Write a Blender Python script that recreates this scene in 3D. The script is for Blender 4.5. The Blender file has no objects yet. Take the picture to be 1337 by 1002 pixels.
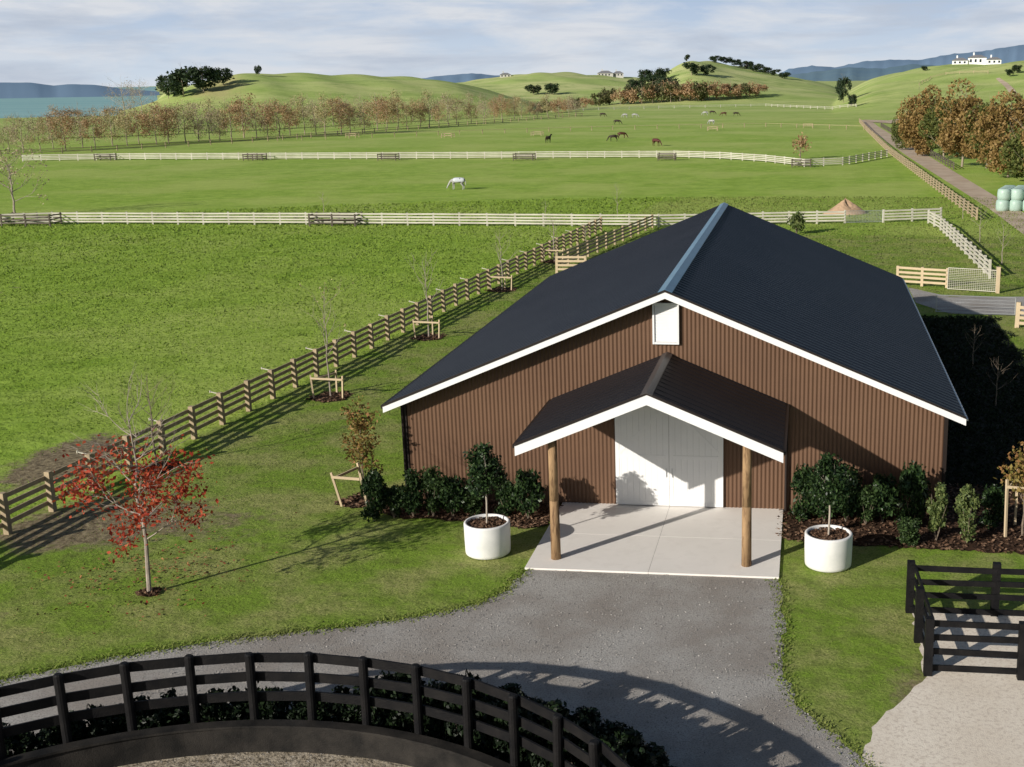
import bpy, math, random
import numpy as np
from mathutils import Vector, Matrix
rng = np.random.default_rng(7); random.seed(7)
scene = bpy.context.scene
COL = scene.collection
# ------------------------------------------------------------------ camera model
F, PX, PY, CAMH = 1610.0, 850.0, 501.0, 14.0
def nz(a): a = np.array(a, float); return a/np.linalg.norm(a)
Yw = nz([208, -401, 1610]); Xw = np.array([12970, 239, -1610.0]); Xw = nz(Xw - (Xw@Yw)*Yw); Zw = np.cross(Xw, Yw)
def ray(u, v):
    d = np.array([(u-PX)/F, (v-PY)/F, 1.0]); return np.array([d@Xw, d@Yw, d@Zw])
FWD = np.array([Xw[2], Yw[2], Zw[2]])
US = np.linspace(-1500, 3200, 1200)
def vhor(u): return PY + F*(-(Zw[2] + (u-PX)/F*Zw[0])/Zw[1])
AZ = np.array([math.atan2(*ray(u, vhor(u))[:2]) for u in US])
def crest(D, pts):
    us = [p[0] for p in pts]; zs = []
    for u, v in pts:
        r = ray(u, v); zs.append(CAMH + D*r[2]/math.hypot(r[0], r[1]))
    z = np.interp(US, us, zs, left=-3, right=-3 if us[-1] < 1600 else zs[-1])
    k = np.hanning(9); k /= k.sum()
    return np.convolve(np.pad(z, 4, mode='edge'), k, 'valid')
RID = [
 (700, 200, 260, crest(700, [(150,142),(190,131),(230,119),(270,107),(310,99),(350,96),(420,96),(480,99),(540,103),(600,110),(660,125),(700,137)])),
 (1000, 250, 400, crest(1000, [(500,124),(580,110),(640,103),(700,97),(740,96),(790,99),(850,103),(900,106),(1000,112),(1060,122),(1100,125)])),
 (850, 240, 300, crest(850, [(780,128),(830,112),(862,98),(882,86),(903,78),(925,79),(945,84),(980,91),(1020,99),(1060,107),(1090,114),(1120,127)])),
 (750, 320, 500, crest(750, [(1085,131),(1110,119),(1140,104),(1180,95),(1230,88),(1280,85),(1337,80),(1500,75),(1700,90)])),
]
def sstep(t): t = np.clip(t, 0, 1); return t*t*(3-2*t)
def H(x, y):
    x = np.asarray(x, float); y = np.asarray(y, float)
    d = np.hypot(x, y); u = np.interp(np.arctan2(x, y), AZ, US)
    h = np.zeros_like(d)
    for D, wf, wb, z in RID:
        zz = np.maximum(np.interp(u, US, z), 0)
        b = np.where(d < D, sstep((d-(D-wf))/wf), 1-sstep((d-D)/wb))
        h = np.maximum(h, zz*b)
    h = h + (h/20)*(1.0*np.sin(x/23+y/41)+0.8*np.sin(x/11-y/17)+.5*np.sin(x/6+y/9))*np.clip(h/8,0,1)
    sea = sstep((d-640)/90)*sstep((215-u)/40)
    h = h*(1-sea) - 5*sea
    return h
TT = np.geomspace(12, 4000, 5000)
def place(u, v):
    r = ray(u, v); n = TT
    x, y, z = r[0]*n, r[1]*n, CAMH + r[2]*n
    g = z - H(x, y)
    k = np.argmax(g <= 0) if (g <= 0).any() else int(np.argmin(g[2000:])+2000)
    if k > 0 and g[k] < 0 and g[k-1] > 0:
        f = g[k-1]/(g[k-1]-g[k]); t = TT[k-1]+(TT[k]-TT[k-1])*f
    else: t = TT[k]
    x, y = r[0]*t, r[1]*t
    return Vector((x, y, float(H(x, y))))
def G(u, v, z=0.0):
    r = ray(u, v); t = (z-CAMH)/r[2]; return (r[0]*t, r[1]*t)
def px2m(p, px): return px*float(np.dot(np.array([p[0], p[1], p[2]-CAMH]), FWD))/F
# ------------------------------------------------------------------ materials
def nodes(m):
    m.use_nodes = True; nt = m.node_tree; return nt, nt.nodes, nt.links
def mixn(nt, fac, a, b):
    n = nt.nodes.new('ShaderNodeMix'); n.data_type = 'RGBA'
    for s, val in ((0, fac), (6, a), (7, b)):
        if hasattr(val, 'is_linked') or hasattr(val, 'links'): nt.links.new(val, n.inputs[s])
        elif s == 0: n.inputs[0].default_value = val
        else: n.inputs[s].default_value = (*val, 1)
    return n.outputs[2]
def noisen(nt, scale, detail=5, stretch=(1,1,1), rough=.6):
    g = nt.nodes.new('ShaderNodeNewGeometry'); mp = nt.nodes.new('ShaderNodeMapping'); mp.inputs['Scale'].default_value = stretch
    n = nt.nodes.new('ShaderNodeTexNoise'); n.inputs['Scale'].default_value = scale; n.inputs['Detail'].default_value = detail; n.inputs['Roughness'].default_value = rough
    nt.links.new(g.outputs['Position'], mp.inputs[0]); nt.links.new(mp.outputs[0], n.inputs['Vector'])
    return n.outputs['Fac']
def rng_(nt, s, a, b, c=0, d=1):
    m = nt.nodes.new('ShaderNodeMapRange'); nt.links.new(s, m.inputs[0])
    for i, v in enumerate((a, b, c, d)): m.inputs[i+1].default_value = v
    return m.outputs[0]
def mat(name, c1, c2=None, scale=5, rough=.8, bump=0, bscale=40, spec=.3, stretch=(1,1,1), c3=None, s3=60, metal=0, bdist=.05, lo=.35, hi=.65):
    m = bpy.data.materials.new(name); nt, N, L = nodes(m); P = N['Principled BSDF']
    P.inputs['Roughness'].default_value = rough; P.inputs['Specular IOR Level'].default_value = spec; P.inputs['Metallic'].default_value = metal
    if c2:
        c = mixn(nt, rng_(nt, noisen(nt, scale, 6, stretch), lo, hi), c1, c2)
        if c3: c = mixn(nt, rng_(nt, noisen(nt, s3, 3, stretch, .7), .48, .66), c, c3)
        L.new(c, P.inputs['Base Color'])
    else: P.inputs['Base Color'].default_value = (*c1, 1)
    if bump:
        b = N.new('ShaderNodeBump'); b.inputs['Strength'].default_value = bump; b.inputs['Distance'].default_value = bdist
        L.new(noisen(nt, bscale, 4, stretch), b.inputs['Height']); L.new(b.outputs[0], P.inputs['Normal'])
    return m
def leafmat(name, cols, rough=.6, trans=.25, upn=False):
    m = bpy.data.materials.new(name); nt, N, L = nodes(m); P = N['Principled BSDF']; out = N['Material Output']
    g = N.new('ShaderNodeNewGeometry'); cr = N.new('ShaderNodeValToRGB')
    e = cr.color_ramp.elements
    while len(e) < len(cols): e.new(.5)
    for i, c in enumerate(cols): e[i].position = i/(len(cols)-1); e[i].color = (*c, 1)
    L.new(g.outputs['Random Per Island'], cr.inputs[0]); colr = cr.outputs[0]
    if upn:   # blades: soft normals, patchy tint shared with the turf below
        colr = mixn(nt, rng_(nt, noisen(nt, .3, 6), .38, .62, 0, .6), colr, upn[0])
        colr = mixn(nt, rng_(nt, noisen(nt, .9, 7, (1,1.5,1), .7), .50, .66, 0, .5), colr, upn[1])
        vm = N.new('ShaderNodeVectorMath'); vm.operation = 'MULTIPLY_ADD'; L.new(g.outputs['Normal'], vm.inputs[0]); vm.inputs[1].default_value = (.5,.5,.5); vm.inputs[2].default_value = (0,0,1)
        nn = N.new('ShaderNodeVectorMath'); nn.operation = 'NORMALIZE'; L.new(vm.outputs[0], nn.inputs[0]); L.new(nn.outputs[0], P.inputs['Normal'])
    L.new(colr, P.inputs['Base Color']); P.inputs['Roughness'].default_value = rough; P.inputs['Specular IOR Level'].default_value = .25
    t = N.new('ShaderNodeBsdfTranslucent'); L.new(colr, t.inputs[0])
    mx = N.new('ShaderNodeMixShader'); mx.inputs[0].default_value = trans
    L.new(P.outputs[0], mx.inputs[1]); L.new(t.outputs[0], mx.inputs[2]); L.new(mx.outputs[0], out.inputs[0])
    return m
# ground grass
def grassmat():
    m = bpy.data.materials.new('grass_ground'); nt, N, L = nodes(m); P = N['Principled BSDF']
    P.inputs['Roughness'].default_value = .9; P.inputs['Specular IOR Level'].default_value = .1
    c = mixn(nt, rng_(nt, noisen(nt, .35, 6), .35, .65), (.24,.38,.038), (.36,.51,.08))
    c = mixn(nt, rng_(nt, noisen(nt, .9, 8, (1,1.5,1), .7), .48, .70), c, (.17,.28,.032))
    c = mixn(nt, rng_(nt, noisen(nt, .05, 6), .45, .60), c, mixn(nt, .5, c, (.48,.54,.15)))
    a = N.new('ShaderNodeAttribute'); a.attribute_name = 'lawn'
    lawn = mixn(nt, rng_(nt, noisen(nt, .38, 8), .44, .60), (.22,.34,.042), (.36,.37,.13))
    lawn = mixn(nt, rng_(nt, noisen(nt, 1.6, 7, (1,1,1), .7), .5, .70), lawn, (.17,.21,.05))
    lawn = mixn(nt, rng_(nt, noisen(nt, 14, 4, (1,1,1), .7), .45, .7), lawn, (.12,.17,.03))
    c = mixn(nt, a.outputs['Fac'], c, lawn)
    a2 = N.new('ShaderNodeAttribute'); a2.attribute_name = 'soil'
    ad = N.new('ShaderNodeMath'); ad.operation = 'ADD'; L.new(a2.outputs['Fac'], ad.inputs[0]); L.new(noisen(nt, 1.1, 7, (1,1,1), .7), ad.inputs[1])
    soil = mixn(nt, rng_(nt, noisen(nt, 5, 6), .35, .65), (.12,.09,.055), (.34,.28,.17))
    c = mixn(nt, rng_(nt, ad.outputs[0], .92, 1.15), c, soil)
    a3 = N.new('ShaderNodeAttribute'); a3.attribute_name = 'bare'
    c = mixn(nt, rng_(nt, a3.outputs['Fac'], .2, .8), c, (.03,.028,.018))  # barn's cast shade painted into the turf colour, not exposed soil
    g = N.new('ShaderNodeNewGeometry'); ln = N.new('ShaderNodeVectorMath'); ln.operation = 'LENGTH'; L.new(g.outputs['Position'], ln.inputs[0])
    far = rng_(nt, ln.outputs['Value'], 100, 800, 0, .85)  # aerial haze painted in: turf colour lightens with distance
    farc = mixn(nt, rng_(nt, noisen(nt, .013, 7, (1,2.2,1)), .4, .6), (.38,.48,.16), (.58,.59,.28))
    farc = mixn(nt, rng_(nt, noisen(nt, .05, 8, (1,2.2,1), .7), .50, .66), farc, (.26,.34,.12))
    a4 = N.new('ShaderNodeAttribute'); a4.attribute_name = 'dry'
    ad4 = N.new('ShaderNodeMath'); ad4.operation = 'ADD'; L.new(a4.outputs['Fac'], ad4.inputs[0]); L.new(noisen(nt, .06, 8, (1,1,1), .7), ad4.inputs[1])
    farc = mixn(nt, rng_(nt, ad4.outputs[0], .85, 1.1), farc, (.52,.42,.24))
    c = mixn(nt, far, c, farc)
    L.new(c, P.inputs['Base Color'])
    b = N.new('ShaderNodeBump'); b.inputs['Strength'].default_value = .55; b.inputs['Distance'].default_value = .22
    L.new(noisen(nt, 1.5, 9, (1,1,1), .72), b.inputs['Height']); L.new(b.outputs[0], P.inputs['Normal'])
    return m
M = {}
M['grass'] = grassmat()
M['gravel'] = mat('gravel', (.34,.305,.27), (.47,.45,.42), .35, .95, .7, 34, .2, c3=(.21,.20,.19), s3=24, bdist=.035, lo=.40, hi=.62)
M['sand'] = mat('sand', (.88,.80,.68), (.78,.69,.57), .6, .95, .35, 34, .2, c3=(.66,.57,.47), s3=9, bdist=.03)
M['arena'] = mat('arena_sand', (.30,.25,.18), (.48,.42,.33), 4, .95, .8, 12, .2, c3=(.08,.065,.045), s3=10)
M['lane'] = mat('lane', (.46,.35,.25), (.60,.49,.37), .3, .95, .4, 5, .2)
M['concrete'] = mat('concrete', (.83,.79,.74), (.87,.83,.78), .5, .8, .08, 30, .3, c3=(.81,.77,.72), s3=2)
M['joint'] = mat('joint', (.25,.24,.22))
M['wall'] = mat('brown_steel', (.140,.077,.045), (.126,.069,.041), .7, .55, 0, 20, .3)
M['wall_dark'] = mat('dark_trim', (.02,.014,.012), None, rough=.5)
M['roof'] = mat('navy_steel', (.009,.012,.020), (.013,.016,.025), .35, .45, 0, 10, .25)
M['porch_roof'] = mat('bronze_steel', (.010,.010,.013), (.013,.012,.015), .5, .5, 0, 10, .22)
M['ridge'] = mat('ridge_blue', (.07,.17,.28), (.10,.23,.35), .8, .3, 0, 10, .6)
M['pridge'] = mat('ridge_bronze', (.06,.055,.055), None, rough=.4, spec=.5)
M['white'] = mat('white_paint', (.80,.80,.80), (.84,.84,.83), 1.0, .55)
M['pot'] = mat('white_planter', (.72,.72,.70), (.84,.83,.81), 1.6, .6)
M['pole'] = mat('pine_pole', (.38,.245,.13), (.25,.155,.08), 3, .8, .3, 20, .2, (1,1,.15), c3=(.13,.075,.04), s3=9)
M['fence'] = mat('weathered_timber', (.46,.36,.23), (.33,.26,.17), 2, .85, .2, 30)
M['pale'] = mat('pale_timber', (.62,.59,.50), (.48,.45,.38), .6, .85)
M['tan'] = mat('new_timber', (.62,.49,.32), (.52,.41,.27), 1, .8)
M['darkfence'] = mat('dark_timber', (.085,.07,.055), (.13,.11,.085), 1, .8)
M['black'] = mat('black_stain', (.004,.004,.005), (.011,.010,.010), 3, .6, .3, 30, .2)
M['kick'] = mat('black_stain_worn', (.010,.0095,.009), (.034,.030,.026), 1.5, .7, .3, 30, .2)
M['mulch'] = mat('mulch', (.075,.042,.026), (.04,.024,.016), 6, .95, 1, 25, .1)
M['bark'] = mat('bark', (.24,.19,.14), (.14,.11,.085), 6, .9, .3, 30)
M['barktwig'] = mat('bark_twig', (.40,.34,.29), (.27,.22,.18), 5, .9, .3, 30)
M['barkpale'] = mat('bark_pale', (.46,.40,.33), (.36,.31,.25), 4, .9)
M['barkfar'] = mat('bark_far', (.36,.30,.22), (.29,.24,.18), 1, .9)
M['metal'] = mat('galvanised', (.55,.56,.57), None, rough=.4, metal=.6)
M['bale'] = mat('bale_wrap', (.34,.48,.41), (.42,.55,.48), 1, .4, .4, 3, .4)
M['mound'] = mat('soil_mound', (.50,.34,.22), (.40,.27,.17), .8, .95, .8, 3)
M['window'] = mat('window_glass', (.03,.04,.05), None, rough=.15)
M['roofgrey'] = mat('slate', (.20,.20,.21), (.24,.24,.25), .5, .8)
M['cream'] = mat('render_cream', (.50,.49,.46), (.55,.53,.50), .5, .8)
M['mount'] = mat('hazy_range', (.21,.31,.44), (.19,.29,.41), .0015, 1, 0, 1, 0)  # blue aerial haze baked into the colour of the ranges
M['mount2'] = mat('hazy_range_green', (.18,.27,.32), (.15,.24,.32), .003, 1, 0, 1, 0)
M['sea'] = mat('sea', (.32,.52,.52), (.25,.45,.47), .006, .7, 0, .02, .1, (.3,2,1))
M['horse_dark'] = mat('horse_dark', (.03,.02,.016), (.045,.03,.02), 3, .6)
M['horse_brown'] = mat('horse_brown', (.10,.035,.02), (.07,.025,.016), 3, .6)
M['horse_grey'] = mat('horse_grey', (.5,.49,.47), (.24,.24,.24), 2, .7)
M['rug'] = mat('rug_pale', (.56,.58,.62), (.46,.49,.54), 2, .8)
M['rugred'] = mat('rug_maroon', (.10,.03,.03), None)
M['l_red'] = leafmat('maple_leaves', [(.18,.018,.010),(.40,.045,.02),(.56,.12,.05),(.28,.03,.016)], .6, .35)
M['l_young'] = leafmat('young_leaves', [(.14,.12,.03),(.28,.22,.06),(.34,.17,.07),(.16,.17,.04)])
M['l_glossy'] = leafmat('laurel_leaves', [(.008,.020,.008),(.024,.048,.015),(.055,.095,.03)], .38, .12)
M['l_hedge'] = leafmat('hedge_leaves', [(.003,.007,.003),(.008,.016,.006),(.018,.034,.012)], .5, .05)  # near-black: shade under the fence rails is put into the leaf colour
M['l_shrub'] = leafmat('shrub_leaves', [(.014,.030,.010),(.04,.07,.022),(.08,.13,.04)], .5, .2)
M['l_light'] = leafmat('light_shrub_leaves', [(.05,.08,.025),(.12,.16,.05),(.20,.23,.08)], .5, .2)
M['l_rus1'] = leafmat('russet_leaves', [(.28,.16,.08),(.42,.27,.14),(.50,.37,.22)])
M['l_rus2'] = leafmat('rust_leaves', [(.32,.24,.15),(.44,.35,.23),(.52,.44,.31)])
M['l_rus3'] = leafmat('tan_leaves', [(.29,.26,.12),(.44,.37,.18),(.52,.45,.26)])
M['l_olive'] = leafmat('olive_leaves', [(.05,.075,.025),(.12,.13,.045),(.20,.17,.08)])
M['l_autumn'] = leafmat('autumn_leaves', [(.18,.12,.035),(.29,.19,.07),(.36,.23,.09),(.22,.17,.05)])
M['l_grn'] = leafmat('olive_green_leaves', [(.06,.085,.022),(.11,.14,.035),(.17,.18,.05),(.12,.13,.035)])
M['l_dark'] = leafmat('evergreen_leaves', [(.014,.028,.014),(.035,.06,.025),(.06,.09,.04)])
M['g_pad'] = leafmat('paddock_grass', [(.19,.31,.028),(.28,.43,.042),(.38,.52,.085)], .8, .3, ((.38,.52,.085), (.17,.28,.03)))
M['g_lawn'] = leafmat('lawn_grass', [(.15,.23,.03),(.25,.36,.048),(.36,.40,.11)], .8, .3, ((.36,.38,.13), (.19,.25,.05)))
M['g_shade'] = leafmat('painted_shade_tufts', [(.006,.012,.005),(.014,.024,.008),(.025,.038,.012)], .8, .2)  # near-black tufts with the barn's shadow put into their colour
M['chips'] = leafmat('bark_chips', [(.04,.022,.014),(.12,.065,.038),(.22,.14,.09)], .9, 0)
M['litter'] = leafmat('leaf_litter', [(.20,.03,.015),(.30,.14,.06),(.14,.08,.04)], .9, 0)
M['pebble'] = leafmat('gravel_stones', [(.19,.18,.17),(.33,.31,.29),(.46,.44,.41)], .9, 0)
# ------------------------------------------------------------------ mesh helpers
class MB:
    def __init__(s): s.v = []; s.f = []
    def add(s, vs, fs):
        o = len(s.v); s.v += [tuple(p) for p in vs]; s.f += [tuple(i+o for i in f) for f in fs]
    def box(s, x0, x1, y0, y1, z0, z1):
        s.add([(x0,y0,z0),(x1,y0,z0),(x1,y1,z0),(x0,y1,z0),(x0,y0,z1),(x1,y0,z1),(x1,y1,z1),(x0,y1,z1)],
              [(0,3,2,1),(4,5,6,7),(0,1,5,4),(1,2,6,5),(2,3,7,6),(3,0,4,7)])
    def bar(s, p, q, t, h):
        p = Vector(p); q = Vector(q); d = (q-p).normalized()
        sd = d.cross(Vector((0,0,1)))
        sd = sd.normalized() if sd.length > .01 else Vector((1,0,0))
        up = sd.cross(d)
        vs = [c+sd*a*t/2+up*b*h/2 for c in (p, q) for a, b in ((-1,-1),(1,-1),(1,1),(-1,1))]
        s.add(vs, [(0,1,2,3),(7,6,5,4),(0,4,5,1),(1,5,6,2),(2,6,7,3),(3,7,4,0)])
    def tube(s, p, q, r0, r1, n=6, cap=True):
        p = Vector(p); q = Vector(q); d = (q-p)
        if d.length < 1e-6: return
        d.normalize(); a = d.orthogonal().normalized(); b = d.cross(a)
        vs = []
        for c, r in ((p, r0), (q, r1)):
            for i in range(n):
                t = 2*math.pi*i/n; vs.append(c+(a*math.cos(t)+b*math.sin(t))*r)
        fs = [(i, (i+1)%n, n+(i+1)%n, n+i) for i in range(n)]
        if cap: fs += [tuple(range(n-1,-1,-1)), tuple(range(n, 2*n))]
        s.add(vs, fs)
    def lathe(s, prof, n=40, c=(0,0)):
        vs = [(c[0]+r*math.cos(2*math.pi*i/n), c[1]+r*math.sin(2*math.pi*i/n), z) for r, z in prof for i in range(n)]
        fs = [(k*n+i, k*n+(i+1)%n, (k+1)*n+(i+1)%n, (k+1)*n+i) for k in range(len(prof)-1) for i in range(n)]
        s.add(vs, fs)
    def prism(s, pts, y0, y1):
        n = len(pts)
        s.add([(x,y0,z) for x,z in pts]+[(x,y1,z) for x,z in pts],
              [tuple(range(n)), tuple(range(2*n-1,n-1,-1))]+[(i, n+i, n+(i+1)%n, (i+1)%n) for i in range(n)])
    def mesh(s, name, m, smooth=False):
        me = bpy.data.meshes.new(name); me.from_pydata(s.v, [], s.f); me.materials.append(m)
        if smooth: me.polygons.foreach_set('use_smooth', [True]*len(me.polygons))
        me.update(); return me
    def build(s, name, m, parent=None, smooth=False): return link(name, s.mesh(name, m, smooth), parent)
def link(name, me, parent=None, loc=None):
    o = bpy.data.objects.new(name, me); COL.objects.link(o)
    if parent: o.parent = parent
    if loc is not None: o.location = loc
    return o
def tag(o, label=None, cat=None, group=None, kind=None):
    for k, v in (('label', label), ('category', cat), ('group', group), ('kind', kind)):
        if v: o[k] = v
    return o
def thing(name, label, cat, loc=(0,0,0), rz=0, group=None, sc=1):
    o = bpy.data.objects.new(name, None); COL.objects.link(o); o.location = loc; o.rotation_euler = (0,0,rz); o.scale = (sc,sc,sc) if not isinstance(sc, tuple) else sc
    o.empty_display_size = .2
    return tag(o, label, cat, group)
def npmesh(name, V, k, m):
    n = len(V)//k
    me = bpy.data.meshes.new(name); me.vertices.add(len(V)); me.vertices.foreach_set('co', V.astype(np.float32).ravel())
    me.loops.add(len(V)); me.loops.foreach_set('vertex_index', np.arange(len(V), dtype=np.int32))
    me.polygons.add(n); me.polygons.foreach_set('loop_start', np.arange(0, len(V), k, dtype=np.int32))
    me.materials.append(m); me.update(calc_edges=True); me.validate(); return me
def leafmesh(name, P, size, m, seed=0, flat=False):
    r = np.random.default_rng(seed); n = len(P)
    a = r.normal(size=(n,3)); 
    if flat: a[:,2] *= .25
    a /= np.linalg.norm(a, axis=1)[:,None]
    b = r.normal(size=(n,3)); 
    if flat: b[:,2] *= .25
    b -= (b*a).sum(1)[:,None]*a; b /= np.linalg.norm(b, axis=1)[:,None]
    s = (size*r.uniform(.6,1.3,n))[:,None]
    V = np.stack([P-a*s*.6, P+b*s*.33, P+a*s*.6, P-b*s*.33], 1).reshape(-1,3)
    return npmesh(name, V, 4, m)
def lobes(center, radii, nl, lr, n, seed, shell=.55):
    r = np.random.default_rng(seed)
    d = r.normal(size=(nl,3)); d /= np.linalg.norm(d,axis=1)[:,None]
    c = np.array(center)+d*np.array(radii)*(r.uniform(.25,1,nl)**.5)[:,None]
    k = r.integers(0,nl,n); e = r.normal(size=(n,3)); e /= np.linalg.norm(e,axis=1)[:,None]
    R = lr*r.uniform(.7,1.25,nl)
    return c[k]+e*(R[k]*r.uniform(shell,1.05,n))[:,None]
def grow(mb, p, d, L, r, lev, tips, R, up=.08, nch=3, spread=.6, ns=6, bend=.14):
    n = 3; pts = []
    for i in range(n):
        d = (d+Vector((R.uniform(-1,1),R.uniform(-1,1),R.uniform(-1,1)))*bend+Vector((0,0,up))).normalized()
        q = p+d*L/n; mb.tube(p, q, r*(1-.23*i), r*(1-.23*(i+1)), ns, False); p = q; pts.append((p.copy(), d.copy()))
    if lev == 0:
        for a, _ in pts: tips.append(a)
        return
    for k in range(nch):
        a, dd = pts[min(2, int(R.uniform(0,3)))] if k else pts[2]
        s = dd.orthogonal().normalized(); s.rotate(Matrix.Rotation(R.uniform(0,6.28), 3, dd))
        nd = (dd+s*spread*R.uniform(.5,1.2)).normalized()
        grow(mb, a, nd, L*R.uniform(.6,.85), r*.5, lev-1, tips, R, up, nch, spread, max(3,ns-1), bend)
def skeleton(h, tr, trunk_h, nb, lev, seed, spread=.7, L=.3, up=.08, nch=3, ns=6):
    """trunk with limbs; returns MB and twig tips"""
    R = random.Random(seed); mb = MB(); tips = []
    p = Vector((0,0,-.05)); pts = [p]; n = 7
    for i in range(n):
        q = Vector((R.uniform(-1,1)*.012*h, R.uniform(-1,1)*.012*h, h*.86*(i+1)/n)); pts.append(q)
        mb.tube(p, q, tr*(1-.12*i), tr*(1-.12*(i+1)), ns+2, False); p = q
    for k in range(nb):
        z = trunk_h+(h*.84-trunk_h)*(k+.3)/nb
        i = min(n-1, int(z/(h*.86)*n)); a = pts[i].lerp(pts[i+1], z/(h*.86)*n-i)
        t = k*2.4+R.uniform(-.4,.4)
        d = Vector((math.cos(t)*spread, math.sin(t)*spread, R.uniform(.35,.8))).normalized()
        fr = 1-.5*(z-trunk_h)/(h-trunk_h)
        grow(mb, a, d, L*h*fr*R.uniform(.8,1.1), tr*.4*fr, lev, tips, R, up, nch, .6, ns-1)
    grow(mb, p, Vector((0,0,1)), h*.14, tr*.16, max(lev-1,0), tips, R, up, nch, .5, ns-1)
    return mb, np.array([tuple(t) for t in tips])
ORD = 'first second third fourth fifth sixth seventh eighth ninth tenth eleventh twelfth thirteenth fourteenth fifteenth sixteenth seventeenth eighteenth nineteenth twentieth'.split()
TENS = {20:'twenty', 30:'thirty', 40:'forty', 50:'fifty', 60:'sixty', 70:'seventy'}
def ordw(i):
    if i < 20: return ORD[i]
    n = i+1; t = n//10*10
    return (TENS[t][:-1]+'ieth') if n % 10 == 0 else TENS[t]+'-'+ORD[n%10-1]
# ------------------------------------------------------------------ camera, light, sky
cam = bpy.data.objects.new('camera', bpy.data.cameras.new('camera')); COL.objects.link(cam)
Rm = Matrix(((Xw[0], -Xw[1], -Xw[2]), (Yw[0], -Yw[1], -Yw[2]), (Zw[0], -Zw[1], -Zw[2])))
cam.matrix_world = Matrix.Translation((0,0,CAMH)) @ Rm.to_4x4()
cam.data.sensor_width = 36; cam.data.lens = F/1337*36; cam.data.shift_x = -(PX-668.5)/1337
cam.data.clip_end = 30000; cam.data.clip_start = .5; scene.camera = cam
SE = math.radians(21); ax, ay = .655, .756; sd = Vector((ax*math.cos(SE), ay*math.cos(SE), -math.sin(SE)))
sun = bpy.data.objects.new('sun', bpy.data.lights.new('sun', 'SUN')); COL.objects.link(sun)
sun.data.energy = 5.0; sun.data.angle = math.radians(.5); sun.data.color = (1, .94, .85); sun.rotation_euler = sd.to_track_quat('-Z', 'Y').to_euler()
w = bpy.data.worlds.new('World'); scene.world = w; w.use_nodes = True; nt = w.node_tree; N = nt.nodes; L = nt.links
bg = N['Background']; bg.inputs[1].default_value = .065
sky = N.new('ShaderNodeTexSky'); sky.sky_type = 'NISHITA'; sky.sun_disc = False; sky.sun_elevation = SE; sky.sun_rotation = math.atan2(-ax, -ay) % (2*math.pi)
tc = N.new('ShaderNodeTexCoord'); sep = N.new('ShaderNodeSeparateXYZ'); L.new(tc.outputs['Generated'], sep.inputs[0])
def wn(sc, stretch, detail=7, loc=(0,0,0)):
    mp = N.new('ShaderNodeMapping'); mp.inputs['Scale'].default_value = stretch; mp.inputs['Location'].default_value = loc; L.new(tc.outputs['Generated'], mp.inputs[0])
    n = N.new('ShaderNodeTexNoise'); n.inputs['Scale'].default_value = sc; n.inputs['Detail'].default_value = detail; n.inputs['Roughness'].default_value = .58; n.inputs['Distortion'].default_value = .3; L.new(mp.outputs[0], n.inputs['Vector']); return n.outputs['Fac']
k_ = 1/.65
def sc_(c): return tuple(a*k_ for a in c)
blue = mixn(nt, rng_(nt, sep.outputs['Z'], 0, .06), sc_((6.2,7.0,7.9)), sc_((4.3,5.4,7.1)))
hz = mixn(nt, rng_(nt, wn(8, (1,1,5), 9), .40, .62), blue, sc_((6.9,7.2,7.7)))
hz = mixn(nt, rng_(nt, wn(6, (1,1,7), 9, (3,1,2)), .50, .68), hz, sc_((4.9,5.5,6.5)))
fall = rng_(nt, sep.outputs['Z'], .07, .16, 1, 0)
L.new(mixn(nt, fall, sky.outputs[0], hz), bg.inputs[0])
scene.view_settings.view_transform = 'Standard'; scene.view_settings.look = 'None'; scene.view_settings.exposure = 0
# ------------------------------------------------------------------ terrain
az0, az1 = math.atan2(*ray(-60,300)[:2]), math.atan2(*ray(1400,300)[:2])
azs = np.concatenate([np.linspace(az0, az1, 420, endpoint=False), np.linspace(az1, az0+2*math.pi, 90, endpoint=False)])
rad = np.concatenate([np.linspace(4, 20, 8, endpoint=False), np.geomspace(20, 150, 110, endpoint=False), np.geomspace(150, 1500, 110, endpoint=False), np.geomspace(1500, 12000, 14)])
A, Rr = np.meshgrid(azs, rad); X = np.sin(A)*Rr; Y = np.cos(A)*Rr
Z = H(X, Y); na, nr = len(azs), len(rad)
V = np.stack([X.ravel(), Y.ravel(), Z.ravel()], 1); V = np.vstack([V, [[0,0,0]]])
i, j = np.meshgrid(np.arange(nr-1), np.arange(na), indexing='ij'); jn = (j+1) % na
Q = np.stack([i*na+j, i*na+jn, (i+1)*na+jn, (i+1)*na+j], -1).reshape(-1,4)[:, ::-1]
fs = [tuple(q) for q in Q.tolist()]+[(k, (k+1) % na, len(V)-1)[::-1] for k in range(na)]
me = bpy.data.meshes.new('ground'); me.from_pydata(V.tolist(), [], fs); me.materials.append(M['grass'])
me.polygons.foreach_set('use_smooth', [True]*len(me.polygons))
def fenceX(y): return -25.3+(y-35.5)*.075
def blob(x, y, u, v, rx, ry, amp=1):
    c = G(u, v); return amp*np.clip(1.3-np.hypot((x-c[0])/rx, (y-c[1])/ry), 0, 1)
x, y = V[:,0], V[:,1]
lawn = ((x > fenceX(y)) & (x < 60) & (y < 112)).astype(float)
soil = blob(x,y,90,600,2.6,5)*.9+blob(x,y,60,690,3,3,.7)+blob(x,y,310,690,4,3.5,.46)+blob(x,y,200,660,3,5,.4)+blob(x,y,1200,905,1.2,2,.6)+blob(x,y,430,560,2.5,6,.4)+blob(x,y,5,380,.8,5,.6)+blob(x,y,590,740,2,1.5,.38)+blob(x,y,60,800,3,2,.36)
bare = ((x > 4.6) & (x < 11) & (y > 41.5) & (y < 74)).astype(float)  # mask of the strip where the barn's shadow is painted near-black
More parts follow.
